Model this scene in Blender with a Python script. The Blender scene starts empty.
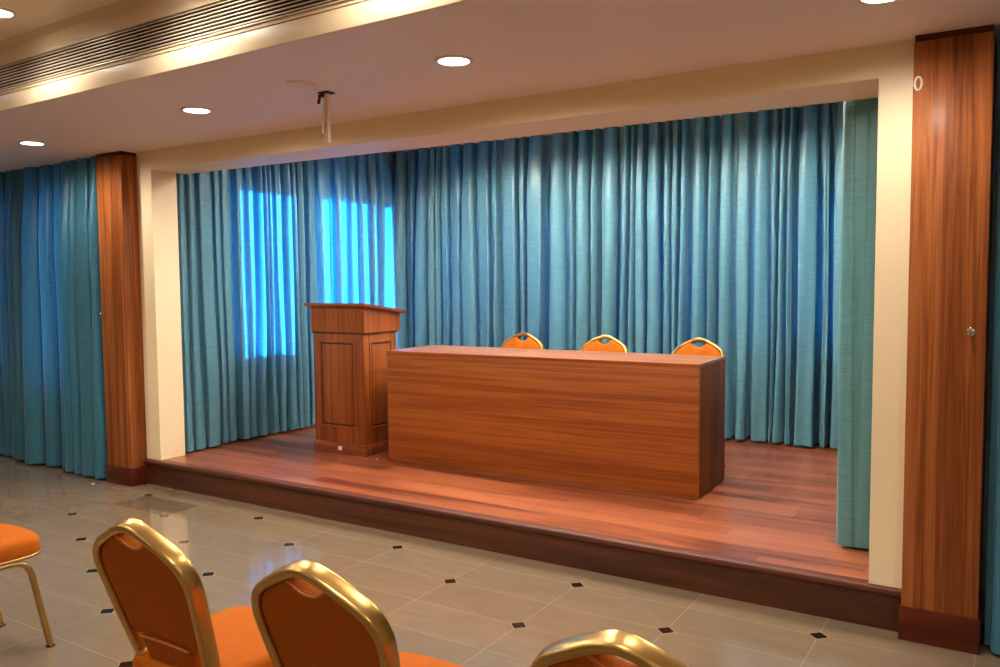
import bpy, bmesh, math, random
from mathutils import Vector, Matrix
R = random.Random(7)
scene = bpy.context.scene
COL = scene.collection
PI = math.pi

# ------------------------------------------------------------------ materials
def srgb(r, g, b):
    f = lambda c: (c / 255 / 12.92) if c <= 10.31 else ((c / 255 + .055) / 1.055) ** 2.4
    return (f(r), f(g), f(b), 1)

def new_mat(name):
    m = bpy.data.materials.new(name); m.use_nodes = True
    nt = m.node_tree
    return m, nt, nt.nodes['Principled BSDF'], nt.nodes['Material Output']

def N(nt, typ, **kw):
    n = nt.nodes.new(typ)
    for k, v in kw.items():
        if k in n.inputs: n.inputs[k].default_value = v
        else: setattr(n, k, v)
    return n

def M(nt, op, a, b=None, c=None):
    n = nt.nodes.new('ShaderNodeMath'); n.operation = op
    for i, v in enumerate((a, b, c)):
        if v is None: continue
        if isinstance(v, (int, float)): n.inputs[i].default_value = v
        else: nt.links.new(v, n.inputs[i])
    return n.outputs[0]

def mixc(nt, fac, a, b, blend='MIX'):
    n = nt.nodes.new('ShaderNodeMix'); n.data_type = 'RGBA'; n.blend_type = blend
    for i, v in ((0, fac), (6, a), (7, b)):
        if isinstance(v, (int, float, tuple)): n.inputs[i].default_value = v
        else: nt.links.new(v, n.inputs[i])
    return n.outputs[2]

def plain(name, col, rough=.5, metal=0., bump=0., bscale=60., var=.06, coat=0., vscale=3.):
    m, nt, b, o = new_mat(name)
    tc = N(nt, 'ShaderNodeTexCoord')
    n = N(nt, 'ShaderNodeTexNoise', Scale=vscale, Detail=3.0)
    nt.links.new(tc.outputs['Object'], n.inputs['Vector'])
    dark = tuple(c * (1 - var) for c in col[:3]) + (1,)
    nt.links.new(mixc(nt, n.outputs['Fac'], dark, tuple(min(1, c * (1 + var)) for c in col[:3]) + (1,)), b.inputs['Base Color'])
    b.inputs['Roughness'].default_value = rough
    b.inputs['Metallic'].default_value = metal
    b.inputs['Coat Weight'].default_value = coat
    b.inputs['Coat Roughness'].default_value = .15
    if bump:
        n2 = N(nt, 'ShaderNodeTexNoise', Scale=bscale, Detail=4.0)
        nt.links.new(tc.outputs['Object'], n2.inputs['Vector'])
        bp = N(nt, 'ShaderNodeBump', Strength=bump, Distance=.002)
        nt.links.new(n2.outputs['Fac'], bp.inputs['Height']); nt.links.new(bp.outputs[0], b.inputs['Normal'])
    return m

def wood(name, dark, mid, light, axis, rough=.35, coat=.25, ring=7., plank=None, spread=1.):
    """grain runs along axis ('X','Y','Z')"""
    m, nt, b, o = new_mat(name)
    tc = N(nt, 'ShaderNodeTexCoord')
    def mapped(across, along):
        mp = N(nt, 'ShaderNodeMapping')
        s = [across] * 3; s['XYZ'.index(axis)] = along
        mp.inputs['Scale'].default_value = s
        nt.links.new(tc.outputs['Object'], mp.inputs['Vector']); return mp.outputs[0]
    n1 = N(nt, 'ShaderNodeTexNoise', Scale=1.0, Detail=5.0, Roughness=.62, Distortion=.6)
    nt.links.new(mapped(ring, .35), n1.inputs['Vector'])
    rings = M(nt, 'PINGPONG', M(nt, 'MULTIPLY', n1.outputs['Fac'], 7.0), 1.0)
    n2 = N(nt, 'ShaderNodeTexNoise', Scale=1.0, Detail=6.0, Roughness=.7)
    nt.links.new(mapped(95, 2.2), n2.inputs['Vector'])
    n3 = N(nt, 'ShaderNodeTexNoise', Scale=1.0, Detail=3.0)
    nt.links.new(mapped(2.5, .5), n3.inputs['Vector'])
    v = M(nt, 'ADD', M(nt, 'MULTIPLY', rings, .38), M(nt, 'ADD', M(nt, 'MULTIPLY', n2.outputs['Fac'], .45), M(nt, 'MULTIPLY', n3.outputs['Fac'], .3)))
    if plank:
        # boards along X: a tone per board
        sx = N(nt, 'ShaderNodeSeparateXYZ'); nt.links.new(tc.outputs['Object'], sx.inputs[0])
        row = M(nt, 'FLOOR', M(nt, 'DIVIDE', sx.outputs['Y'], plank))
        shift = M(nt, 'MULTIPLY', M(nt, 'FRACT', M(nt, 'MULTIPLY', row, .377)), 1.9)
        seg = M(nt, 'FLOOR', M(nt, 'DIVIDE', M(nt, 'ADD', sx.outputs['X'], shift), 1.2))
        cb = N(nt, 'ShaderNodeCombineXYZ'); nt.links.new(row, cb.inputs[0]); nt.links.new(seg, cb.inputs[1])
        wn = N(nt, 'ShaderNodeTexWhiteNoise'); nt.links.new(cb.outputs[0], wn.inputs['Vector'])
        v = M(nt, 'ADD', v, M(nt, 'MULTIPLY', M(nt, 'SUBTRACT', wn.outputs['Value'], .5), .34))
        fr = M(nt, 'FRACT', M(nt, 'DIVIDE', sx.outputs['Y'], plank))
        groove = M(nt, 'LESS_THAN', M(nt, 'ABSOLUTE', M(nt, 'SUBTRACT', fr, .5)), .485)
    cr = N(nt, 'ShaderNodeValToRGB')
    nt.links.new(v, cr.inputs['Fac'])
    e = cr.color_ramp.elements
    e[0].position = .56 - .26 * spread; e[0].color = dark
    e[1].position = .56 + .26 * spread; e[1].color = light
    k = e.new(.56); k.color = mid
    c = cr.outputs['Color']
    if plank:
        c = mixc(nt, M(nt, 'MULTIPLY', M(nt, 'SUBTRACT', 1.0, groove), .45), c, tuple(x * .35 for x in dark[:3]) + (1,))
    nt.links.new(c, b.inputs['Base Color'])
    b.inputs['Roughness'].default_value = rough
    b.inputs['Coat Weight'].default_value = coat
    b.inputs['Coat Roughness'].default_value = .2
    bp = N(nt, 'ShaderNodeBump', Strength=.12, Distance=.001)
    nt.links.new(n2.outputs['Fac'], bp.inputs['Height']); nt.links.new(bp.outputs[0], b.inputs['Normal'])
    return m

def curtain_mat(name, col, trans, tfac, stripe='h'):
    m, nt, b, o = new_mat(name)
    tc = N(nt, 'ShaderNodeTexCoord')
    mp = N(nt, 'ShaderNodeMapping'); mp.inputs['Scale'].default_value = (9, 9, 190)
    nt.links.new(tc.outputs['Object'], mp.inputs['Vector'])
    n = N(nt, 'ShaderNodeTexNoise', Scale=1.0, Detail=4.0, Roughness=.65); nt.links.new(mp.outputs[0], n.inputs['Vector'])
    n2 = N(nt, 'ShaderNodeTexNoise', Scale=2.2, Detail=3.0); nt.links.new(tc.outputs['Object'], n2.inputs['Vector'])
    ra = N(nt, 'ShaderNodeMapRange'); ra.inputs[1].default_value = .32; ra.inputs[2].default_value = .68
    nt.links.new(n.outputs['Fac'], ra.inputs[0])
    lo = tuple(c * .78 for c in col[:3]) + (1,); hi = tuple(min(1, c * 1.2) for c in col[:3]) + (1,)
    base = mixc(nt, ra.outputs[0], lo, hi)
    base = mixc(nt, M(nt, 'MULTIPLY', n2.outputs['Fac'], .3), base, tuple(c * .8 for c in col[:3]) + (1,))
    nt.links.new(base, b.inputs['Base Color'])
    b.inputs['Roughness'].default_value = .36
    b.inputs['Specular IOR Level'].default_value = .5
    b.inputs['Sheen Weight'].default_value = .25
    b.inputs['Sheen Roughness'].default_value = .4
    b.inputs['Sheen Tint'].default_value = (.75, .95, 1, 1)
    bp = N(nt, 'ShaderNodeBump', Strength=.25, Distance=.002)
    nw = N(nt, 'ShaderNodeTexNoise', Scale=14.0, Detail=2.0, Distortion=.8); nt.links.new(tc.outputs['Object'], nw.inputs['Vector'])
    nt.links.new(M(nt, 'ADD', n.outputs['Fac'], M(nt, 'MULTIPLY', nw.outputs['Fac'], 1.6)), bp.inputs['Height'])
    nt.links.new(bp.outputs[0], b.inputs['Normal'])
    t = N(nt, 'ShaderNodeBsdfTranslucent')
    nt.links.new(mixc(nt, ra.outputs[0], tuple(c * .8 for c in trans[:3]) + (1,), trans), t.inputs['Color'])
    mx = N(nt, 'ShaderNodeMixShader', Fac=tfac)
    nt.links.new(b.outputs[0], mx.inputs[1]); nt.links.new(t.outputs[0], mx.inputs[2])
    nt.links.new(mx.outputs[0], o.inputs['Surface'])
    return m

TGX, TGY, TW, TH = .355, -.219, .6, .2963
def floor_mat():
    m, nt, b, o = new_mat('polished_stone_tiles')
    tc = N(nt, 'ShaderNodeTexCoord')
    sx = N(nt, 'ShaderNodeSeparateXYZ'); nt.links.new(tc.outputs['Object'], sx.inputs[0])
    u = M(nt, 'DIVIDE', M(nt, 'SUBTRACT', sx.outputs['X'], TGX), TW)
    v = M(nt, 'DIVIDE', M(nt, 'SUBTRACT', TGY, sx.outputs['Y']), TH)
    iu, iv = M(nt, 'FLOOR', u), M(nt, 'FLOOR', v)
    cb = N(nt, 'ShaderNodeCombineXYZ'); nt.links.new(iu, cb.inputs[0]); nt.links.new(iv, cb.inputs[1])
    wn = N(nt, 'ShaderNodeTexWhiteNoise'); nt.links.new(cb.outputs[0], wn.inputs['Vector'])
    n1 = N(nt, 'ShaderNodeTexNoise', Scale=1.0, Detail=6.0, Roughness=.6, Distortion=1.2)
    mp = N(nt, 'ShaderNodeMapping'); mp.inputs['Scale'].default_value = (2.2, 7, 1)
    nt.links.new(tc.outputs['Object'], mp.inputs['Vector']); nt.links.new(mp.outputs[0], n1.inputs['Vector'])
    c = mixc(nt, n1.outputs['Fac'], srgb(108, 91, 74), srgb(136, 117, 96))
    c = mixc(nt, M(nt, 'MULTIPLY', wn.outputs['Value'], .35), c, srgb(108, 93, 77))
    # the one darker tile beside the left pillar
    one = M(nt, 'MULTIPLY', M(nt, 'COMPARE', iu, 0.0, .1), M(nt, 'COMPARE', iv, 0.0, .1))
    c = mixc(nt, M(nt, 'MULTIPLY', one, .5), c, srgb(78, 65, 52))
    ru, rv = M(nt, 'ROUND', u), M(nt, 'ROUND', v)
    du = M(nt, 'MULTIPLY', M(nt, 'ABSOLUTE', M(nt, 'SUBTRACT', u, ru)), TW)
    dv = M(nt, 'MULTIPLY', M(nt, 'ABSOLUTE', M(nt, 'SUBTRACT', v, rv)), TH)
    joint = M(nt, 'LESS_THAN', M(nt, 'MINIMUM', du, dv), .0022)
    c = mixc(nt, M(nt, 'MULTIPLY', joint, .38), c, srgb(178, 152, 122))
    par = M(nt, 'COMPARE', M(nt, 'MODULO', M(nt, 'ABSOLUTE', M(nt, 'ADD', ru, rv)), 2.0), 0.0, .1)
    dd = M(nt, 'ADD', du, dv)
    dia = M(nt, 'MULTIPLY', par, M(nt, 'LESS_THAN', dd, .041))
    rim = M(nt, 'MULTIPLY', par, M(nt, 'LESS_THAN', dd, .046))
    c = mixc(nt, M(nt, 'MULTIPLY', rim, .5), c, srgb(180, 155, 125))
    c = mixc(nt, dia, c, srgb(20, 16, 14))
    nt.links.new(c, b.inputs['Base Color'])
    b.inputs['Roughness'].default_value = .1
    b.inputs['Specular IOR Level'].default_value = .5
    return m

def emit(name, col, s):
    m, nt, b, o = new_mat(name)
    b.inputs['Base Color'].default_value = (.9, .9, .9, 1)
    b.inputs['Emission Color'].default_value = col
    b.inputs['Emission Strength'].default_value = s
    return m

def pane_mat():
    m, nt, b, o = new_mat('window_glass')
    t = N(nt, 'ShaderNodeBsdfTransparent'); t.inputs['Color'].default_value = (.85, .93, .97, 1)
    g = N(nt, 'ShaderNodeBsdfGlossy', Roughness=.02)
    fr = N(nt, 'ShaderNodeFresnel', IOR=1.45)
    mx = N(nt, 'ShaderNodeMixShader')
    nt.links.new(fr.outputs[0], mx.inputs[0]); nt.links.new(t.outputs[0], mx.inputs[1]); nt.links.new(g.outputs[0], mx.inputs[2])
    nt.links.new(mx.outputs[0], o.inputs['Surface'])
    return m

MAT = dict(
    cream=plain('cream_wall_paint', srgb(240, 219, 182), .5, bump=.05, bscale=90, var=.025),
    fascia=plain('cream_gloss_paint', srgb(226, 203, 170), .42, var=.02),
    soffit=plain('ceiling_paint', srgb(236, 222, 218), .6, bump=.04, bscale=80, var=.02),
    ceil=plain('upper_ceiling_paint', srgb(240, 222, 200), .5, var=.02),
    pillar=wood('pillar_teak_laminate', srgb(108, 54, 22), srgb(146, 82, 40), srgb(172, 104, 58), 'Z', .5, .04, 14),
    plinth=wood('dark_plinth_wood', srgb(66, 24, 14), srgb(82, 30, 18), srgb(96, 38, 22), 'X', .3, .3, 8),
    riser=wood('dark_riser_wood', srgb(60, 28, 12), srgb(82, 40, 18), srgb(100, 52, 24), 'X', .5, .1, 8),
    nosing=wood('nosing_wood', srgb(66, 26, 16), srgb(84, 36, 22), srgb(104, 48, 30), 'X', .5, .1, 8),
    deck=wood('red_plank_deck', srgb(102, 46, 28), srgb(150, 80, 50), srgb(176, 102, 66), 'X', .34, .3, 5, plank=.13, spread=1.1),
    table=wood('table_teak_laminate', srgb(130, 60, 14), srgb(158, 82, 24), srgb(178, 100, 36), 'X', .42, .08, 20),
    tabletop=wood('tabletop_laminate', srgb(136, 80, 50), srgb(158, 97, 62), srgb(172, 110, 72), 'X', .35, .3, 9),
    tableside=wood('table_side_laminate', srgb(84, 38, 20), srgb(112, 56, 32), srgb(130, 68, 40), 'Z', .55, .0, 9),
    lectern=wood('lectern_teak', srgb(112, 54, 20), srgb(144, 74, 28), srgb(164, 90, 38), 'Z', .4, .12, 14),
    lecternh=wood('lectern_teak_flat', srgb(100, 44, 20), srgb(132, 64, 34), srgb(156, 84, 50), 'X', .32, .3, 8),
    groove=plain('dark_groove', srgb(58, 26, 12), .5),
    curtain=curtain_mat('teal_satin_curtain', srgb(98, 150, 165), (.0, .34, .95, 1), .18),
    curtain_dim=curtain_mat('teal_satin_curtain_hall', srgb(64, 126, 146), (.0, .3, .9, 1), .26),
    curtain_low_trans=curtain_mat('teal_satin_low_trans', srgb(92, 148, 156), (.0, .34, .95, 1), .05),  # translucency lowered so stage lamps don't shine blue through this drape; no lining
    piping=plain('orange_piping', srgb(214, 120, 50), .5),
    fabric=plain('orange_upholstery', srgb(172, 88, 16), .8, bump=.5, bscale=420, var=.1, vscale=25),
    gold=plain('gold_aluminium', srgb(200, 164, 100), .29, 1.0, var=.06, vscale=12),
    black=plain('black_plastic', srgb(18, 16, 15), .5),
    dark=plain('duct_dark', srgb(14, 12, 11), .8),
    slat=plain('grille_aluminium', srgb(214, 196, 170), .35, .3),
    white=plain('white_plastic', srgb(232, 226, 214), .4),
    ivory=plain('bracket_paint', srgb(226, 204, 176), .4),
    chrome=plain('chrome', srgb(215, 210, 205), .15, 1.0, var=.01),
    lens=emit('downlight_lens', (1, .93, .8, 1), 14.0),
    frame=plain('window_frame_paint', srgb(120, 120, 118), .5),
    glass=pane_mat(),
    floor=floor_mat(),
    paper=plain('paper', srgb(240, 236, 228), .7),
)

for k_ in ('fabric', 'tableside', 'plinth', 'pillar'): MAT[k_].node_tree.nodes['Principled BSDF'].inputs['Specular IOR Level'].default_value = .12
# ------------------------------------------------------------------ mesh helpers
def finish(name, bm, mat, parent=None, smooth=40, loc=None, rotz=0, kind=None):
    bmesh.ops.recalc_face_normals(bm, faces=bm.faces)
    me = bpy.data.meshes.new(name); bm.to_mesh(me); bm.free()
    if mat is not None: me.materials.append(MAT[mat])
    if smooth:
        me.polygons.foreach_set('use_smooth', [True] * len(me.polygons))
        me.set_sharp_from_angle(angle=math.radians(smooth))
    o = bpy.data.objects.new(name, me); COL.objects.link(o)
    if parent: o.parent = parent
    if loc: o.location = loc
    o.rotation_euler.z = rotz
    if kind: o['kind'] = kind
    return o

def tag(o, label=None, cat=None, group=None, kind=None):
    for k, v in (('label', label), ('category', cat), ('group', group), ('kind', kind)):
        if v: o[k] = v
    return o

def thing(name, label, cat, loc=(0, 0, 0), rotz=0, group=None):
    o = bpy.data.objects.new(name, None); COL.objects.link(o)
    o.location = loc; o.rotation_euler.z = rotz; o.empty_display_size = .1
    return tag(o, label, cat, group)

def box(bm, x0, x1, y0, y1, z0, z1, bev=0., seg=2):
    r = bmesh.ops.create_cube(bm, size=1)
    vs = r['verts']
    for v in vs:
        v.co = Vector(((x0 + x1) / 2 + v.co.x * (x1 - x0), (y0 + y1) / 2 + v.co.y * (y1 - y0), (z0 + z1) / 2 + v.co.z * (z1 - z0)))
    if bev:
        es = list({e for v in vs for e in v.link_edges})
        bmesh.ops.bevel(bm, geom=es, offset=bev, segments=seg, affect='EDGES', profile=.5)
    return bm

def boxes(*a, bev=0.):
    bm = bmesh.new()
    for q in a: box(bm, *q, bev=bev)
    return bm

def quad_extrude(bm, pts, x0, x1):
    """prism: profile pts (y,z) extruded along X"""
    a = [bm.verts.new((x0, p[0], p[1])) for p in pts]; b = [bm.verts.new((x1, p[0], p[1])) for p in pts]
    n = len(pts)
    for i in range(n): bm.faces.new((a[i], a[(i + 1) % n], b[(i + 1) % n], b[i]))
    bm.faces.new(a[::-1]); bm.faces.new(b)

def catmull(pts, n=6, closed=False):
    P = [Vector(p) for p in pts]; out = []
    L = len(P)
    rng = range(L) if closed else range(L - 1)
    for i in rng:
        p0 = P[(i - 1) % L] if closed or i > 0 else P[0]
        p1 = P[i]; p2 = P[(i + 1) % L]
        p3 = P[(i + 2) % L] if closed or i + 2 < L else P[-1]
        for k in range(n):
            t = k / n
            out.append(.5 * ((2 * p1) + (p2 - p0) * t + (2 * p0 - 5 * p1 + 4 * p2 - p3) * t * t + (3 * p1 - p0 - 3 * p2 + p3) * t ** 3))
    if not closed: out.append(P[-1])
    return out

def section(w, d, k=4):
    """rounded rectangle section, w across (normal axis), d along the binormal"""
    r = min(w, d) * .38; out = []
    for cx, cy, a0 in ((w / 2 - r, d / 2 - r, 0), (-w / 2 + r, d / 2 - r, PI / 2), (-w / 2 + r, -d / 2 + r, PI), (w / 2 - r, -d / 2 + r, 1.5 * PI)):
        for i in range(k):
            a = a0 + (PI / 2) * i / (k - 1); out.append((cx + r * math.cos(a), cy + r * math.sin(a)))
    return out

def circ(r, k=10): return [(r * math.cos(2 * PI * i / k), r * math.sin(2 * PI * i / k)) for i in range(k)]

def sweep(bm, path, sec, ref, closed=False):
    """sec[0] along n = t x ref, sec[1] along ref made normal to t"""
    P = [Vector(p) for p in path]; n = len(P); rings = []
    for i, p in enumerate(P):
        if closed: t = P[(i + 1) % n] - P[(i - 1) % n]
        else: t = P[min(i + 1, n - 1)] - P[max(i - 1, 0)]
        t.normalize(); b = Vector(ref) - t * t.dot(Vector(ref)); b.normalize(); nn = t.cross(b)
        rings.append([bm.verts.new(p + nn * s[0] + b * s[1]) for s in sec])
    m = len(sec)
    for i in range(n if closed else n - 1):
        a, c = rings[i], rings[(i + 1) % n]
        for j in range(m): bm.faces.new((a[j], a[(j + 1) % m], c[(j + 1) % m], c[j]))
    if not closed: bm.faces.new(rings[0][::-1]); bm.faces.new(rings[-1])

def lathe(bm, prof, k=28, c=(0, 0, 0), axis='Z'):
    rings = []
    for r, z in prof:
        ring = []
        for i in range(k):
            a = 2 * PI * i / k; x, y = r * math.cos(a), r * math.sin(a)
            p = (x, y, z) if axis == 'Z' else (x, -z, y)
            ring.append(bm.verts.new(Vector(p) + Vector(c)))
        rings.append(ring)
    for a, b in zip(rings, rings[1:]):
        for i in range(k): bm.faces.new((a[i], a[(i + 1) % k], b[(i + 1) % k], b[i]))
    bm.faces.new(rings[0]); bm.faces.new(rings[-1])

def copy_tree(o, parent=None):
    c = o.copy(); COL.objects.link(c)
    if parent: c.parent = parent
    for ch in list(o.children): copy_tree(ch, c)
    return c

# ------------------------------------------------------------------ setting
ZC, ZH, ZS, ZU, ZT = 2.602, 2.458, .2, 2.985, 2.995      # soffit, header, stage, upper ceiling, stage ceiling
XL, XR, PRX = .19, 5.325, 5.468
BX0, BX1, BY0, BY1 = -3.4, 8.6, -9.5, 3.32

def struct(name, bm, mat, smooth=None): return finish(name, bm, mat, kind='structure', smooth=smooth)

struct('floor', boxes((BX0 - .2, BX1 + .2, BY0 - .2, BY1 + .3, -.2, 0)), 'floor')
bm = bmesh.new(); pts = [(-1.38, .0), (-1.465, .0)]
# upper ceiling with a coved junction into the bulkhead
box(bm, BX0, BX1, BY0, -1.40, ZU, ZU + .2)
struct('ceiling', bm, 'ceil')
# dropped bulkhead (lower ceiling with the downlights); its front face runs very slightly out of parallel
def front_y(x): return -1.38 - .0239 * (x - .7)
bm = bmesh.new()
v = []
for x in (BX0, BX1):
    for y, z in ((front_y(x), ZC), (front_y(x), ZU + .15), (.0, ZU + .15), (.0, ZC)):
        v.append(bm.verts.new((x, y, z)))
for i in range(4): bm.faces.new((v[i], v[(i + 1) % 4], v[4 + (i + 1) % 4], v[4 + i]))
bm.faces.new(v[:4]); bm.faces.new(v[4:])
o = struct('trim_1', bm, 'soffit')
# cream fascia board on the bulkhead front: lower band, shadow groove, upper band and cove
ang = math.atan(-.0239)
def on_front(bm, x0, x1, z0, z1, d0, d1, bev=0):
    """box on the bulkhead front between depths d0..d1 in front of it (local frame origin at x=.7)"""
    box(bm, x0, x1, -d1, -d0, z0, z1, bev=bev)
def place_front(o):
    o.location = (.7, -1.38, 0); o.rotation_euler.z = ang; return o
bm = bmesh.new(); on_front(bm, -4, 7.8, ZC - .002, 2.688, 0, .016, .004)
place_front(struct('trim_2', bm, 'fascia', 40))
bm = bmesh.new(); on_front(bm, -4, 7.8, 2.6925, 2.71, 0, .014); on_front(bm, -4, 7.8, 2.86, ZU - .03, 0, .016)
quad_extrude(bm, [(-.0, ZU + .01), (-.016, ZU - .035), (-.02, ZU - .02), (-.034, ZU - .006), (-.05, ZU + .01)], -4, 7.8)
place_front(struct('trim_3', bm, 'fascia', 40))

struct('trim_4', boxes((BX0, 0, 0, .26, ZC, ZU + .15)), 'soffit')
struct('trim_5', boxes((5.62, BX1, 0, .36, ZC, ZU + .15)), 'soffit')
# proscenium wall in cream with the stage opening; jambs stand on the deck
bm = bmesh.new()
def rect_wall(bm, x0, x1, y0, y1, z0, z1): box(bm, x0, x1, y0, y1, z0, z1)
rect_wall(bm, 0.0, XL, .015, .24, ZS + .001, ZC + .02)
rect_wall(bm, XR, 5.62, 0, .42, ZS + .001, ZC + .02)
v = [bm.verts.new(p) for p in ((XL, 0, ZH), (XR, 0, ZH), (XR, .42, ZH), (XL, .325, ZH), (XL, 0, ZT + .1), (XR, 0, ZT + .1), (XR, .42, ZT + .1), (XL, .325, ZT + .1))]
for f in ((0, 1, 2, 3), (4, 5, 6, 7), (0, 1, 5, 4), (1, 2, 6, 5), (2, 3, 7, 6), (3, 0, 4, 7)): bm.faces.new([v[i] for i in f])
struct('wall_front', bm, 'cream')
struct('ceiling.001', boxes((-.15, 5.62, .3, BY1 + .1, ZT, ZT + .2)), 'soffit')

def wall_with_hole(name, axis, a0, a1, t0, t1, z0, z1, holes, mat='cream'):
    """wall along axis 'X' or 'Y' from a0..a1, thickness t0..t1, window holes (b0,b1,w0,w1) sorted along the wall"""
    bm = bmesh.new()
    def add(p0, p1, q0, q1):
        if p1 - p0 < 1e-4 or q1 - q0 < 1e-4: return
        if axis == 'X': box(bm, p0, p1, t0, t1, q0, q1)
        else: box(bm, t0, t1, p0, p1, q0, q1)
    cur = a0
    for b0, b1, w0, w1 in holes:
        add(cur, b0, z0, z1); add(b0, b1, z0, w0); add(b0, b1, w1, z1); cur = b1
    add(cur, a1, z0, z1)
    return struct(name, bm, mat)

H_LEFT = [(.875, 1.58, .98, 2.5), (1.73, 2.95, .98, 2.5)]
H_BACK = [(.3, 1.37, 1.02, 2.3), (1.53, 2.47, 1.02, 2.3), (2.63, 3.57, 1.02, 2.3), (3.73, 4.85, 1.02, 2.3)]
H_HALL = [(-2.7, -1.75, .75, 2.36), (-1.55, -.75, .75, 2.36)]
wall_with_hole('wall_left', 'Y', .32, BY1 + .1, -.16, -.03, 0, ZT + .2, H_LEFT)
wall_with_hole('wall_back', 'X', -.03, 5.62, BY1, BY1 + .12, 0, ZT + .2, H_BACK)
wall_with_hole('wall_hall', 'X', BX0, 0, .2, .32, 0, ZU + .2, H_HALL)
struct('wall_right', boxes((5.50, 5.62, .42, BY1, 0, ZT + .2)), 'cream')
struct('wall_hall.001', boxes((5.62, BX1, .3, .42, 0, ZU + .2)), 'cream')
struct('wall_hall_left', boxes((BX0 - .12, BX0, BY0, .32, 0, ZU + .2)), 'cream')
struct('wall_hall_right', boxes((BX1, BX1 + .12, BY0, .42, 0, ZU + .2)), 'cream')
struct('wall_rear', boxes((BX0 - .12, BX1 + .12, BY0 - .12, BY0, 0, ZU + .2)), 'cream')

wi = 0
def window(axis, holes, t):
    global wi
    for b0, b1, w0, w1 in holes:
        wi += 1
        bm = bmesh.new(); f = .03
        def add(p0, p1, q0, q1, d0, d1):
            if axis == 'X': box(bm, p0, p1, t + d0, t + d1, q0, q1, bev=.004)
            else: box(bm, t + d0, t + d1, p0, p1, q0, q1, bev=.004)
        add(b0, b0 + f, w0, w1, 0, .05); add(b1 - f, b1, w0, w1, 0, .05)
        add(b0 + f, b1 - f, w0, w0 + f, 0, .05); add(b0 + f, b1 - f, w1 - f, w1, 0, .05)
        o = struct('window_%d' % wi, bm, 'frame', 40)
        bm = bmesh.new()
        if axis == 'X': box(bm, b0 + f, b1 - f, t + .02, t + .026, w0 + f, w1 - f)
        else: box(bm, t + .02, t + .026, b0 + f, b1 - f, w0 + f, w1 - f)
        finish('pane', bm, 'glass', o, smooth=None)
window('Y', H_LEFT, -.12); window('X', H_BACK, BY1 + .04); window('X', H_HALL, .24)

# ------------------------------------------------------------------ stage
t = thing('stage_platform', 'low built-in stage with red-brown plank deck and dark wooden front step', 'stage', (0, 0, 0))
finish('deck', boxes((-.02, 5.49, .045, BY1 - .01, .14, ZS - .0005)), 'deck', t, smooth=None)
finish('riser', boxes((0.001, PRX + .03, 0, .03, 0, ZS - .028), bev=.001), 'riser', t)
bm = bmesh.new()
box(bm, 0.001, PRX + .03, -.024, .05, ZS - .034, ZS, bev=.011, seg=4)
finish('nosing', bm, 'nosing', t)

# pillars
def pillar(name, label, x0, x1, yf, yb, zt, pz):
    w, d = x1 - x0, yb - yf
    t = thing(name, label, 'pillar', ((x0 + x1) / 2, (yf + yb) / 2, 0))
    finish('shaft', boxes((-w / 2, w / 2, -d / 2, d / 2, pz - .02, zt - .028), bev=.004), 'pillar', t)
    finish('plinth', boxes((-w / 2 - .009, w / 2 + .009, -d / 2 - .009, d / 2, 0, pz), bev=.004), 'plinth', t)
    finish('top_strip', boxes((-w / 2 + .004, w / 2 - .004, -d / 2 + .004, d / 2, zt - .03, zt), bev=.001), 'plinth', t)
    return t
pillar('wood_pillar', 'wood-veneered square pillar between the hall curtain and the left cream jamb', -.305, .016, -.124, .19, ZC, .143)
pillar('wood_pillar', 'tall broad wood-veneered pillar right of the cream stage frame', PRX, 5.76, -.07, .29, ZC, .15)

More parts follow.
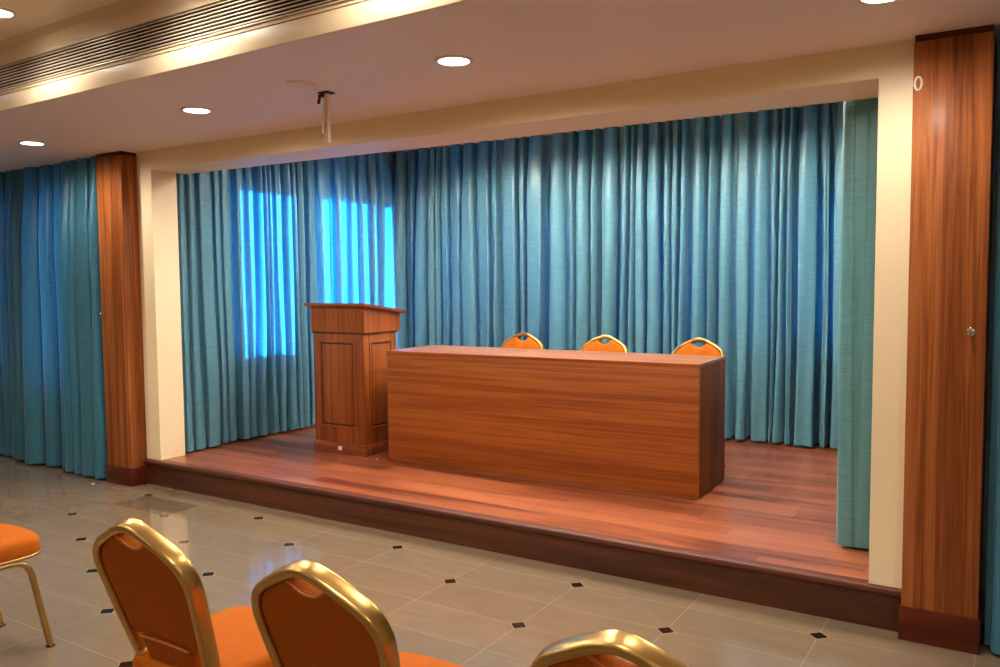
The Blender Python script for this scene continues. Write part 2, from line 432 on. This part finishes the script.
# ------------------------------------------------------------------ curtains
def drape(name, label, path, z0, z1, mat='curtain', group=None, rnd=None, amp=.05, wmin=.07, wmax=.15, rows=34, flare=1.15, fl=None, lean=0., flat=0.):
    """cloth hung along a plan path of points; folds are omega-shaped, tight at the heading, looser below"""
    rn = random.Random(rnd)
    P = [Vector((p[0], p[1], 0)) for p in path]
    cum = [0.]
    for a, b in zip(P, P[1:]): cum.append(cum[-1] + (b - a).length)
    L = cum[-1]
    def at(s):
        s = max(0., min(L, s)); i = 0
        while i < len(cum) - 2 and cum[i + 1] < s: i += 1
        d = (P[i + 1] - P[i]).normalized()
        return P[i] + d * (s - cum[i]), d
    folds = []; s = 0
    while s < L - wmin * .4:
        w = wmin + (wmax - wmin) * rn.random() ** 2.1; folds.append([s, w, rn.uniform(.35, 1.0) * (.45 + .55 * w / wmax) * 1.35, rn.uniform(-.5, .5), rn.uniform(0, 6.28), rn.uniform(.6, 1.5)]); s += w
    k = L / s
    for f in folds: f[0] *= k; f[1] *= k
    PER = 16
    cols = []
    for i, f in enumerate(folds):
        for j in range(PER): cols.append((i, j / PER))
    cols.append((len(folds) - 1, 1.0))
    def pos(i, q, z):
        f = folds[i]; g = folds[min(i + 1, len(folds) - 1)]
        e = q * q * (3 - 2 * q)
        amp_f, lean_f, ph, sp = (f[k] + (g[k] - f[k]) * e for k in (2, 3, 4, 5))
        h = (z1 - z) / (z1 - z0)                      # 0 at the heading, 1 at the hem
        th = 2 * PI * q; env = math.sin(PI * q) ** 2
        grow = .6 + .4 * min(1, h * 5)
        a = amp * amp_f * grow * (1 + (flare - 1) * h)
        off = -a * math.cos(th) + a * env * (.30 * math.sin(2 * th + ph) * h + .22 * math.cos(3 * th + 2 * ph + 1.5 * h))
        # gathers near the heading
        pin = max(0, 1 - h * 9)
        off += .012 * pin * env * math.cos(4 * th + ph)
        bul = f[1] * .185 * (1 + .5 * f[3]) * math.sin(2 * th) * (.6 + .4 * min(1, h * 4))
        sway = lean_f * .05 * h * sp + .012 * math.sin(5 * h * sp + ph) * h
        s = f[0] + f[1] * q + bul
        s += sway * max(0., min(1., min(s, L - s) / .18))
        # the first and last edges stay in place
        p, d = at(s)
        extra = s - max(0., min(L, s))
        n = Vector((d.y, -d.x, 0))
        pp = p + d * extra + n * (off * (1 - flat) + .006 * math.sin(9 * h + ph * 2) * h + lean * h)
        return Vector((pp.x, pp.y, z))
    def mesh(za, zb, rows, push=0.):
        bm = bmesh.new(); g = []
        for r in range(rows + 1):
            z = zb + (za - zb) * (r / rows)
            row = [pos(f, q, z) for f, q in cols]
            if push:
                out = []
                for i, p in enumerate(row):
                    tt = row[min(i + 1, len(row) - 1)] - row[max(i - 1, 0)]
                    nn = Vector((tt.y, -tt.x, 0)).normalized() * push
                    out.append(p + nn)
                row = out
            g.append([bm.verts.new(p) for p in row])
        for a, b in zip(g, g[1:]):
            for i in range(len(a) - 1): bm.faces.new((a[i], a[i + 1], b[i + 1], b[i]))
        me = bpy.data.meshes.new(name); bm.to_mesh(me); bm.free()
        me.materials.append(MAT[mat]); me.polygons.foreach_set('use_smooth', [True] * len(me.polygons))
        return me
    c, _ = at(L / 2)
    root = bpy.data.objects.new(name, None); COL.objects.link(root); root.location = (c.x, c.y, z0)
    tag(root, label, 'curtain', group)
    for nm, me in (('cloth', mesh(z0 + .004, z1, rows)), ('hem', mesh(z0, z0 + .115, 4, .0035))):
        o = bpy.data.objects.new(nm, me); COL.objects.link(o)
        me.transform(Matrix.Translation((-c.x, -c.y, -z0))); o.parent = root
    return root

G1 = 'teal drapes along the left side of the stage'
G2 = 'teal drapes across the back of the stage'
ZB = ZS + .025
# left side, front to back; the normal (d.y,-d.x) of a +Y path is +X: into the stage
drape('stage_curtain', 'wide unlit teal drape beside the left cream jamb at the stage front', [(.15, .262), (.1, .845)], ZB - .005, ZT - .01, group=G1, rnd=3, amp=.045, wmin=.09, wmax=.2)
drape('stage_curtain', 'teal drape with a bright blue daylight patch, just left of the lectern', [(.1, .85), (.12, 1.655)], ZB, ZT - .01, group=G1, rnd=11, amp=.12, wmin=.07, wmax=.28)
drape('stage_curtain', 'teal drape glowing cyan directly above the lectern, reaching the back corner', [(.12, 1.66), (.1, 2.93)], ZB + .01, ZT - .01, group=G1, rnd=5, amp=.12, wmin=.07, wmax=.28)
# back, left to right; the normal of a +X path is -Y: towards the hall
yb = 3.06
drape('stage_curtain', 'teal back drape behind the right edge of the lectern, in the left corner', [(.02, yb + .06), (1.445, yb)], ZB + .03, ZT - .01, group=G2, rnd=21, amp=.13, wmin=.055, wmax=.26)
drape('stage_curtain', 'teal back drape behind the leftmost orange chair', [(1.455, yb), (2.545, yb)], ZB + .02, ZT - .01, group=G2, rnd=22, amp=.13, wmin=.055, wmax=.26)
drape('stage_curtain', 'teal back drape with deep blue folds behind the middle and right-hand orange chairs', [(2.555, yb), (3.645, yb)], ZB + .02, ZT - .01, group=G2, rnd=23, amp=.13, wmin=.055, wmax=.24)
drape('stage_curtain', 'teal back drape right of the desk, the last of the back row', [(3.655, yb), (5.36, yb)], ZB + .0, ZT - .01, group=G2, rnd=24, amp=.13, wmin=.055, wmax=.26)
# right side
drape('stage_curtain', 'flat grey-teal drape edge hanging against the right cream jamb', [(5.47, .5), (5.31, .475), (5.12, .455), (5.1, .475), (5.13, .6), (5.2, 1.2), (5.25, 2.86)], ZB - .01, ZT - .01, 'curtain_low_trans', rnd=31, amp=.012, wmin=.11, wmax=.2)
# hall
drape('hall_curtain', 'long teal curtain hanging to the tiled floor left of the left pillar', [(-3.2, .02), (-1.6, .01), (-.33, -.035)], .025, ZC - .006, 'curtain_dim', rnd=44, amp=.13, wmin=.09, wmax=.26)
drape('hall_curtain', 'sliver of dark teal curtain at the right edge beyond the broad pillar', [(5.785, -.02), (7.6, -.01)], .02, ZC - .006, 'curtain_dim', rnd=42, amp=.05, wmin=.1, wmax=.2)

# ------------------------------------------------------------------ lights
WARM = (1, .90, .75)
def lamp(name, loc, power, r=.07, size=150, blend=.8, col=WARM, parent=None):
    l = bpy.data.lights.new(name, 'SPOT'); l.energy = power; l.shadow_soft_size = r
    l.spot_size = math.radians(size); l.spot_blend = blend; l.color = col
    o = bpy.data.objects.new(name, l); COL.objects.link(o); o.location = loc
    if parent: o.parent = parent
    return o

def make_downlight(label, loc, power, size=150, blend=.8, group=None, r=.074, src=[]):
    if src:
        t = copy_tree(src[0]); t.location = loc; t['label'] = label
        if group: t['group'] = group
        return t, power, size, blend
    t = thing('downlight', label, 'ceiling light', loc, group=group)
    bm = bmesh.new(); lathe(bm, [(r, 0), (r + .014, -.001), (r + .017, -.006), (r + .012, -.009), (r, -.008)][::-1] + [(r - .002, -.002)])
    bm.free(); bm = bmesh.new()
    k = 36; prof = [(r - .004, -.001), (r + .016, -.001), (r + .017, -.005), (r + .011, -.009), (r - .002, -.009)]
    rings = [[bm.verts.new((a * math.cos(2 * PI * i / k), a * math.sin(2 * PI * i / k), z)) for i in range(k)] for a, z in prof]
    for q in range(len(prof)):
        A, B = rings[q], rings[(q + 1) % len(prof)]
        for i in range(k): bm.faces.new((A[i], A[(i + 1) % k], B[(i + 1) % k], B[i]))
    finish('trim_ring', bm, 'white', t)
    bm = bmesh.new(); lathe(bm, [(r - .003, -.001), (r - .003, -.006), (r * .6, -.008), (.01, -.009)], 36)
    finish('lens', bm, 'lens', t)
    src.append(t)
    return t, power, size, blend

LP = []
G = 'round downlights in the lower ceiling'
for lb, loc in (('round lit downlight above the hall curtain at the far left', (-.149, -.70, ZC)),
                ('round lit downlight left of the hanging bracket, above the left pillar', (1.762, -.78, ZC)),
                ('round lit downlight right of the hanging bracket, in the middle of the lower ceiling', (3.642, -.834, ZC)),
                ('round lit downlight at the top edge near the broad right pillar', (5.43, -.70, ZC))):
    make_downlight(lb, loc, 0, group=G); LP.append((loc, 58 if loc[0] < 0 else 60 if loc[0] > 5 else 78, 178, .6))
G = 'downlights in the upper ceiling'
for i, x in enumerate((.1, 1.395, 2.62, 3.85, 5.1)):
    loc = (x, -1.70, ZU)
    make_downlight('round lit downlight in the upper ceiling above the air grille' if i == 1 else 'added round downlight in the upper hall ceiling, out of the picture', loc, 0, group=G)
    LP.append((loc, 48, 152, .8))
for x in (.2, 2.6, 5.0, 7.2):
    for y, p in ((-3.35, 75), (-6.6, 60)):  # nearer row added to lift the ceilings by bounced light; both rows unseen
        loc = (x, y, ZU); LP.append((loc, p, 165, .6))
        make_downlight('added round downlight in the upper hall ceiling, out of the picture', loc, 0, group=G)
G = 'downlights over the stage'
for x, y in ((2.2, 1.25), (3.2, 1.25), (4.2, 1.25), (1.7, 1.85), (2.9, 1.85), (4.3, 1.85)):
    loc = (x, y, ZT); LP.append((loc, 106, 168, .35))
    make_downlight('round downlight in the stage ceiling hidden by the header', loc, 0, group=G)
for loc, p, s, b in LP: lamp('downlight_lamp', (loc[0], loc[1], loc[2] - .02), p, .07, s, b)

# low sun through the stage-left windows and open sky outside
sun = bpy.data.lights.new('sun', 'SUN'); sun.energy = 62; sun.angle = math.radians(3); sun.color = (1, .97, .92)
so = bpy.data.objects.new('sun', sun); COL.objects.link(so)
so.rotation_euler = Vector((.93, -.03, -.3)).to_track_quat('-Z', 'Y').to_euler()
w = bpy.data.worlds.new('sky'); scene.world = w; w.use_nodes = True
bg = w.node_tree.nodes['Background']; bg.inputs['Color'].default_value = (.72, .88, 1, 1); bg.inputs['Strength'].default_value = 2.2

# ------------------------------------------------------------------ air grille
t = thing('air_grille', 'long slatted air-conditioning grille in the cream fascia at the upper left', 'air vent', (.7, -1.38, 2.785)); t.rotation_euler.z = ang
GL0, GL1 = -4.0, 5.2
finish('duct_backing', boxes((GL0, GL1, -.004, -.0005, -.075, .075)), 'dark', t, smooth=None)
finish('frame', boxes((GL0, GL1, -.02, -.004, .068, .076), (GL0, GL1, -.02, -.004, -.076, -.068), (GL0 - .01, GL0, -.02, -.004, -.076, .076), (GL1, GL1 + .01, -.02, -.004, -.076, .076), bev=.001), 'slat', t)
bm = bmesh.new()
for k in range(8):
    z = -.058 + k * .0166
    quad_extrude(bm, [(-.018, z - .0028), (-.018, z + .0028), (-.012, z + .0028), (-.012, z - .0028)], GL0, GL1)
o = finish('slats', bm, 'slat', t, smooth=None); o['kind'] = 'stuff'

# ------------------------------------------------------------------ bracket, cover plate, hooks
t = thing('projector_bracket', 'thin cream projector bracket hanging from the lower ceiling near the stage', 'bracket', (2.701, -.68, ZC))
finish('ceiling_plate', boxes((-.04, .03, -.03, .03, -.008, 0), bev=.002), 'black', t)
finish('post', boxes((-.011, .011, -.011, .011, -.262, -.008), bev=.002), 'ivory', t)
bm = bmesh.new(); box(bm, -.055, -.012, -.012, .012, -.022, -.008, bev=.002); sweep(bm, catmull([(-.05, 0, -.014), (-.058, 0, -.035), (-.064, 0, -.055)], 4), section(.012, .016), (0, 1, 0))
finish('clamp', bm, 'black', t)
bm = bmesh.new(); sweep(bm, catmull([(-.012, -.005, -.03), (-.024, -.008, -.1), (-.03, -.008, -.16), (-.028, -.006, -.19)], 4), circ(.004, 8), (0, 1, 0)); lathe(bm, [(.006, -.215), (.011, -.208), (.011, -.188), (.005, -.18)], 12, (-.027, -.006, 0))
finish('cable', bm, 'white', t)
finish('collar', boxes((-.014, .014, -.014, .014, -.05, -.03), bev=.001), 'ivory', t)
finish('end_cap', boxes((-.013, .013, -.013, .013, -.265, -.252), bev=.001), 'ivory', t)
bm = bmesh.new(); lathe(bm, [(.075, -.0), (.075, -.006), (.05, -.012), (.02, -.014)], 36)
t = finish('ceiling_sensor', bm, 'soffit'); t.location = (2.72, -.89, ZC); tag(t, 'flat round ceiling sensor plate beside the hanging bracket', 'ceiling sensor')

def hook(label, loc):
    t = thing('tieback_hook', label, 'hook', loc, group='curtain tieback hooks')
    bm = bmesh.new(); lathe(bm, [(.017, 0), (.017, .004), (.012, .007), (.006, .008)], 20, axis='Y'); finish('rosette', bm, 'chrome', t)
    bm = bmesh.new(); sweep(bm, catmull([(0, -.006, 0), (0, -.026, -.002), (0, -.036, -.012), (0, -.034, -.022), (0, -.024, -.024)], 5), circ(.0038, 8), (1, 0, 0)); finish('prong', bm, 'chrome', t)
hook('small chrome tieback hook on the broad right pillar', (5.706, -.0700, 1.36))
hook('small chrome tieback hook on the left pillar', (-.262, -.124, 1.365))
bm = bmesh.new()
sweep(bm, [(.013 * math.cos(a), -.004, .027 * math.sin(a)) for a in [2 * PI * k / 28 for k in range(28)]], circ(.0045, 8), (0, 1, 0), True)  # pale oval ring raised on the pillar face
t = finish('pale_oval', bm, 'white'); t.location = (5.488, -.0705, 2.40); tag(t, 'small pale oval ring at the top left corner of the broad right pillar', 'oval_ring')

# ------------------------------------------------------------------ desk
t = thing('desk', 'long closed-front wooden desk standing on the stage', 'table', (1.749, .915, ZS), .031)
L, D, H = 2.445, .609, .858
finish('table_top', boxes((-.002, L + .002, -.002, D, H - .022, H), bev=.0015), 'tabletop', t)
finish('edge_band', boxes((-.003, L + .003, -.004, -.002, H - .021, H - .001)), 'table', t, smooth=None)
finish('front_panel', boxes((0, L, 0, .02, .005, H - .022), bev=.001), 'table', t)
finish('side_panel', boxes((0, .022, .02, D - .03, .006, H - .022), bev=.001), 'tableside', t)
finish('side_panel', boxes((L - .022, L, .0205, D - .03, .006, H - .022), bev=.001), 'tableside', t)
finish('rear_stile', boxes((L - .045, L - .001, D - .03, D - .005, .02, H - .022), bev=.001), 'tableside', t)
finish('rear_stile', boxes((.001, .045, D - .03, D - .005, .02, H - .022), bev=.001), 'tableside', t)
0 and finish('shelf', boxes((.022, L - .022, .3, D - .05, .5, .518), bev=.001), 'tableside', t)
for x in (.03, L - .03):
    for y in (.035, D - .06):
        bm = bmesh.new(); lathe(bm, [(.014, 0), (.014, .005), (.01, .0095)], 14, (x, y, 0)); finish('glide', bm, 'black', t)

# ------------------------------------------------------------------ lectern
t = thing('lectern', 'wooden panelled lectern on the stage left of the desk', 'lectern', (1.235, .925, ZS))
W = .272
finish('carcass', boxes((-W, W, 0, .4, .085, .985), bev=.002), 'lectern', t)
finish('plinth', boxes((-W - .008, W + .008, -.008, .408, 0, .088), bev=.003), 'lecternh', t)
bm = bmesh.new()
vs = []
for x in (-.286, .288):
    for y, z in ((-.012, .985), (.43, .985), (.43, 1.13), (-.012, 1.19)): vs.append(bm.verts.new((x, y, z)))
for i in range(4): bm.faces.new((vs[i], vs[(i + 1) % 4], vs[4 + (i + 1) % 4], vs[4 + i]))
bm.faces.new(vs[:4]); bm.faces.new(vs[4:])
finish('upper_box', bm, 'lectern', t, smooth=None)
finish('shadow_bead', boxes((-W - .012, W + .012, -.006, .41, .975, .987)), 'groove', t, smooth=None)
bm = bmesh.new(); sl = -.06 / .442
vs = []
for x in (-.33, .33):
    for y, dz in ((-.045, 0), (-.045, .026), (.475, .026), (.475, 0)): vs.append(bm.verts.new((x, y, 1.19 + sl * (y + .012) + dz)))
for i in range(4): bm.faces.new((vs[i], vs[(i + 1) % 4], vs[4 + (i + 1) % 4], vs[4 + i]))
bm.faces.new(vs[:4]); bm.faces.new(vs[4:])
bmesh.ops.bevel(bm, geom=list(bm.edges), offset=.006, segments=2, affect='EDGES')
finish('reading_top', bm, 'lecternh', t)
def panel(x0, x1, z0, z1, side=False):
    """moulded recessed panel: outer bead, dark quirk, raised field"""
    out = []
    def bx(bm, a0, a1, b0, b1, d):
        if side: box(bm, W - .001, W + d, a0, a1, b0, b1, bev=.0015)
        else: box(bm, a0, a1, -d, .001, b0, b1, bev=.0015)
    bm = bmesh.new(); g = .016
    bx(bm, x0, x0 + g, z0, z1, .009); bx(bm, x1 - g, x1, z0, z1, .009); bx(bm, x0 + g, x1 - g, z0, z0 + g, .009); bx(bm, x0 + g, x1 - g, z1 - g, z1, .009)
    out.append(finish('panel_moulding', bm, 'lectern', t))
    bm = bmesh.new(); bx(bm, x0 + g, x1 - g, z0 + g, z1 - g, .0012); out.append(finish('panel_quirk', bm, 'groove', t))
    bm = bmesh.new(); h = g + .012; bx(bm, x0 + h, x1 - h, z0 + h, z1 - h, .007); out.append(finish('raised_panel', bm, 'lectern', t))
panel(-.2, .18, .215, .915); panel(.06, .34, .215, .915, True)
bm = boxes((-.012, .028, -.017, -.008, .03, .062), bev=.003); o = finish('socket_plate', bm, 'white', t); tag(o, 'small white socket plate')
bm = bmesh.new(); lathe(bm, [(.008, .0165), (.008, .0185), (.003, .019)], 14, (.008, 0, .046), 'Y'); finish('socket_hole', bm, 'ivory', o)

# ------------------------------------------------------------------ banquet chairs
TILT = .30
BO = Vector((0, -.165, .515)); BU = Vector((0, -math.sin(TILT), math.cos(TILT))); BN = Vector((0, math.cos(TILT), math.sin(TILT)))
def bp_(a, b, n=0): return BO + Vector((a, 0, 0)) + BU * b + BN * n
HALF = [(0, .438), (.028, .434), (.07, .417), (.145, .375), (.178, .345), (.195, .305), (.197, .265), (.190, .2), (.173, .09), (.160, .015), (.148, -.014), (.118, -.026), (0, -.028)]
OUT = HALF + [(-a, b) for a, b in HALF[-2:0:-1]]
def outline(n=4): return [(p.x, p.y) for p in catmull([(a, b, 0) for a, b in OUT], n, True)]

def cushion(bm, loop, prof, mid=None, topfn=None):
    """loop (a,b); prof list of (scale, depth); puffs a closed pad on both sides"""
    ca = sum(p[0] for p in loop) / len(loop); cb = sum(p[1] for p in loop) / len(loop)
    rings = []
    for s, d in prof:
        ring = []
        for a, b in loop:
            # inset by scale toward centre
            ring.append(bm.verts.new(topfn(ca + (a - ca) * s, cb + (b - cb) * s, d)))
        rings.append(ring)
    n = len(loop)
    for A, B in zip(rings, rings[1:]):
        for i in range(n): bm.faces.new((A[i], A[(i + 1) % n], B[(i + 1) % n], B[i]))
    for rg, s in ((rings[0], prof[0]), (rings[-1], prof[-1])):
        c = bm.verts.new(topfn(ca, cb, s[1]))
        for i in range(n): bm.faces.new((rg[i], rg[(i + 1) % n], c))

def make_chair(label, loc, rotz, group):
    t = thing('banquet_chair', label, 'chair', loc, rotz, group)
    bm = bmesh.new(); sweep(bm, [bp_(a, b) for a, b in outline(5)], section(.025, .05), BN, True)
    finish('back_frame', bm, 'gold', t)
    # upholstered pad inside the frame with the scooped hand hold above it and a gap below
    h = [(0, .378), (.025, .381), (.048, .394), (.062, .407), (.085, .4), (.137, .368), (.168, .338), (.184, .302), (.186, .265), (.179, .2), (.162, .09), (.156, .066), (.138, .06), (.09, .07), (0, .074)]
    lp = h + [(-a, b) for a, b in h[-2:0:-1]]
    lp = [(p.x, p.y) for p in catmull([(a, b, 0) for a, b in lp], 3, True)]
    fn = lambda a, b, n: bp_(a, b, n)
    bm = bmesh.new(); cushion(bm, lp, [(.985, -.006), (1, .004), (1, .014), (.985, .022), (.95, .029), (.86, .036), (.6, .042), (.3, .044)], topfn=fn); finish('back_cushion', bm, 'fabric', t)
    bm = bmesh.new(); cushion(bm, lp, [(.3, -.017), (.7, -.0165), (.93, -.0145), (.985, -.011), (1, -.006), (.99, -.003)], topfn=fn); o = finish('back_panel', bm, 'fabric', t)
    bm = bmesh.new(); q = catmull([(-.064, .404, 0), (-.046, .39, 0), (-.025, .378, 0), (0, .374, 0), (.025, .378, 0), (.046, .39, 0), (.064, .404, 0)], 4)
    sweep(bm, [bp_(p.x, p.y, -.012) for p in q], circ(.0035, 8), BN); finish('grip_piping', bm, 'piping', t)
    # the upholstery runs on as a tongue over the bottom rail, leaving an opening in each lower corner
    tg = [(-.106, .066), (-.1, .0), (-.09, -.1), (-.07, -.112), (.07, -.112), (.09, -.1), (.1, .0), (.106, .066)]
    bm = bmesh.new(); cushion(bm, tg, [(.9, .02), (1, .016), (1, -.015), (.985, -.0185), (.9, -.0195)], topfn=fn); finish('lower_back_panel', bm, 'fabric', t)
    bm = bmesh.new(); q = catmull([(-.106, .065, 0), (-.05, .068, 0), (0, .069, 0), (.05, .068, 0), (.106, .065, 0)], 4)
    sweep(bm, [bp_(p.x, p.y, -.02) for p in q], circ(.0035, 8), BN); finish('lower_piping', bm, 'piping', t)
    # seat
    sh = [(0, .262), (.1, .258), (.17, .238), (.205, .195), (.213, .13), (.208, 0), (.198, -.1), (.185, -.165), (.165, -.19), (.08, -.197), (0, -.198)]
    sl_ = sh + [(-a, b) for a, b in sh[-2:0:-1]]
    sl_ = [(p.x, p.y) for p in catmull([(a, b, 0) for a, b in sl_], 4, True)]
    bm = bmesh.new()
    cushion(bm, sl_, [(.6, .425), (.985, .425), (1, .432), (1.008, .45), (1.005, .472), (.985, .488), (.94, .5), (.85, .508), (.6, .515), (.3, .518)], topfn=lambda a, b, z: Vector((a, b, z)))
    finish('seat_cushion', bm, 'fabric', t)
    bm = bmesh.new(); q = catmull([(-.15, -.13, .5065), (-.12, .0, .511), (-.06, .075, .5125), (0, .095, .512), (.06, .075, .5125), (.12, 0, .511), (.15, -.13, .5065)], 6)
    sweep(bm, q, circ(.0022, 8), (0, 0, 1)); finish('seat_seam', bm, 'fabric', t)
    bm = bmesh.new(); sweep(bm, [(a * .995, b * .995, .424) for a, b in sl_], section(.012, .014), (0, 0, 1), True); finish('seat_rim', bm, 'gold', t)
    for s in (-1, 1):
        pth = catmull([(s * .176, -.172, .408), (s * .188, -.05, .405), (s * .194, .08, .405), (s * .197, .128, .401), (s * .199, .163, .378), (s * .2, .182, .335), (s * .202, .208, .2), (s * .206, .245, .006)], 5)
        bm = bmesh.new(); sweep(bm, pth, section(.022, .03), (s, 0, 0)); o = finish('front_leg', bm, 'gold', t)
        bm = bmesh.new(); box(bm, s * .206 - .012, s * .206 + .012, .245 - .016, .245 + .016, 0, .009, bev=.002); finish('foot_cap', bm, 'black', o)
        pth = catmull([(s * .160, -.158, .482), (s * .170, -.168, .445), (s * .178, -.18, .40), (s * .186, -.205, .25), (s * .2, -.262, .006)], 5)
        bm = bmesh.new(); sweep(bm, pth, section(.022, .03), (s, 0, 0)); o = finish('rear_leg', bm, 'gold', t)
        bm = bmesh.new(); box(bm, s * .2 - .012, s * .2 + .012, -.262 - .016, -.262 + .016, 0, .009, bev=.002); finish('foot_cap', bm, 'black', o)
    bm = bmesh.new(); box(bm, -.185, .185, -.01, .012, .398, .416, bev=.004); finish('cross_bar', bm, 'gold', t)
    return t
GF = 'orange banquet chairs on the tiled floor'; GR = 'orange chairs behind the desk'
proto = make_chair('orange banquet chair cut by the left edge, only its seat and gold front leg showing', (2.10, -2.31, 0), 0, GF)
for lb, x, y, rz in (('orange gold-framed chair with its whole back and seat showing, left of the foreground pair', 3.854, -2.387, 0.0),
                     ('orange gold-framed chair with its back partly cut by the bottom edge, middle foreground', 4.515, -2.39, 0.0),
                     ('orange chair at the bottom edge of which only the gold top curve shows', 5.285, -2.375, .0)):
    c = copy_tree(proto); c.location = (x, y, 0); c.rotation_euler.z = rz; c['label'] = lb
for lb, x, rz in (('orange chair behind the desk nearest the lectern', 2.315, PI), ('orange chair behind the middle of the desk', 3.08, PI + .03), ('orange chair behind the right end of the desk', 3.835, PI - .03)):
    c = copy_tree(proto); c.location = (x, 1.75, ZS); c.rotation_euler.z = rz; c['label'] = lb; c['group'] = GR

# ------------------------------------------------------------------ litter
def scrap(label, loc, s, rz):
    bm = bmesh.new(); box(bm, -s, s, -s * .7, s * .7, 0, s * .5, bev=s * .2)
    for v in bm.verts: v.co.z += max(0, R.uniform(-.1, .25) * s) if v.co.z > s * .3 else 0
    o = finish('paper_scrap', bm, 'paper', loc=loc, rotz=rz); tag(o, label, 'litter')
scrap('tiny white paper scrap on the tiles in front of the hall curtain', (-.336, -.231, 0), .011, .3)
scrap('tiny pale crumb on the deck in front of the lectern', (1.56, .86, ZS), .006, .8)
scrap('tiny pale crumb on the deck between lectern and desk', (1.64, .9, ZS), .007, .2)

# ------------------------------------------------------------------ camera and view
cam = bpy.data.cameras.new('camera'); co = bpy.data.objects.new('camera', cam); COL.objects.link(co)
cam.sensor_width = 36; cam.lens = 830.12 / 1000 * 36; cam.clip_start = .05
yaw, pit, rol = -.5617, -.0636, -.0082
fw = Vector((math.sin(yaw) * math.cos(pit), math.cos(yaw) * math.cos(pit), math.sin(pit)))
rt = Vector((math.cos(yaw), -math.sin(yaw), 0)); up = rt.cross(fw)
r2 = math.cos(rol) * rt + math.sin(rol) * up; u2 = -math.sin(rol) * rt + math.cos(rol) * up
co.matrix_world = Matrix(((r2.x, u2.x, -fw.x, 5.8826), (r2.y, u2.y, -fw.y, -4.016), (r2.z, u2.z, -fw.z, 1.588), (0, 0, 0, 1)))
scene.camera = co
scene.view_settings.view_transform = 'Standard'; scene.view_settings.look = 'None'
scene.view_settings.gamma = 1; scene.view_settings.use_curve_mapping = False
scene.view_settings.exposure = 0.30
scene.cycles.use_denoising = True
scene.cycles.max_bounces = 10; scene.cycles.diffuse_bounces = 6; scene.cycles.transparent_max_bounces = 12
scene.cycles.sample_clamp_indirect = 6.0
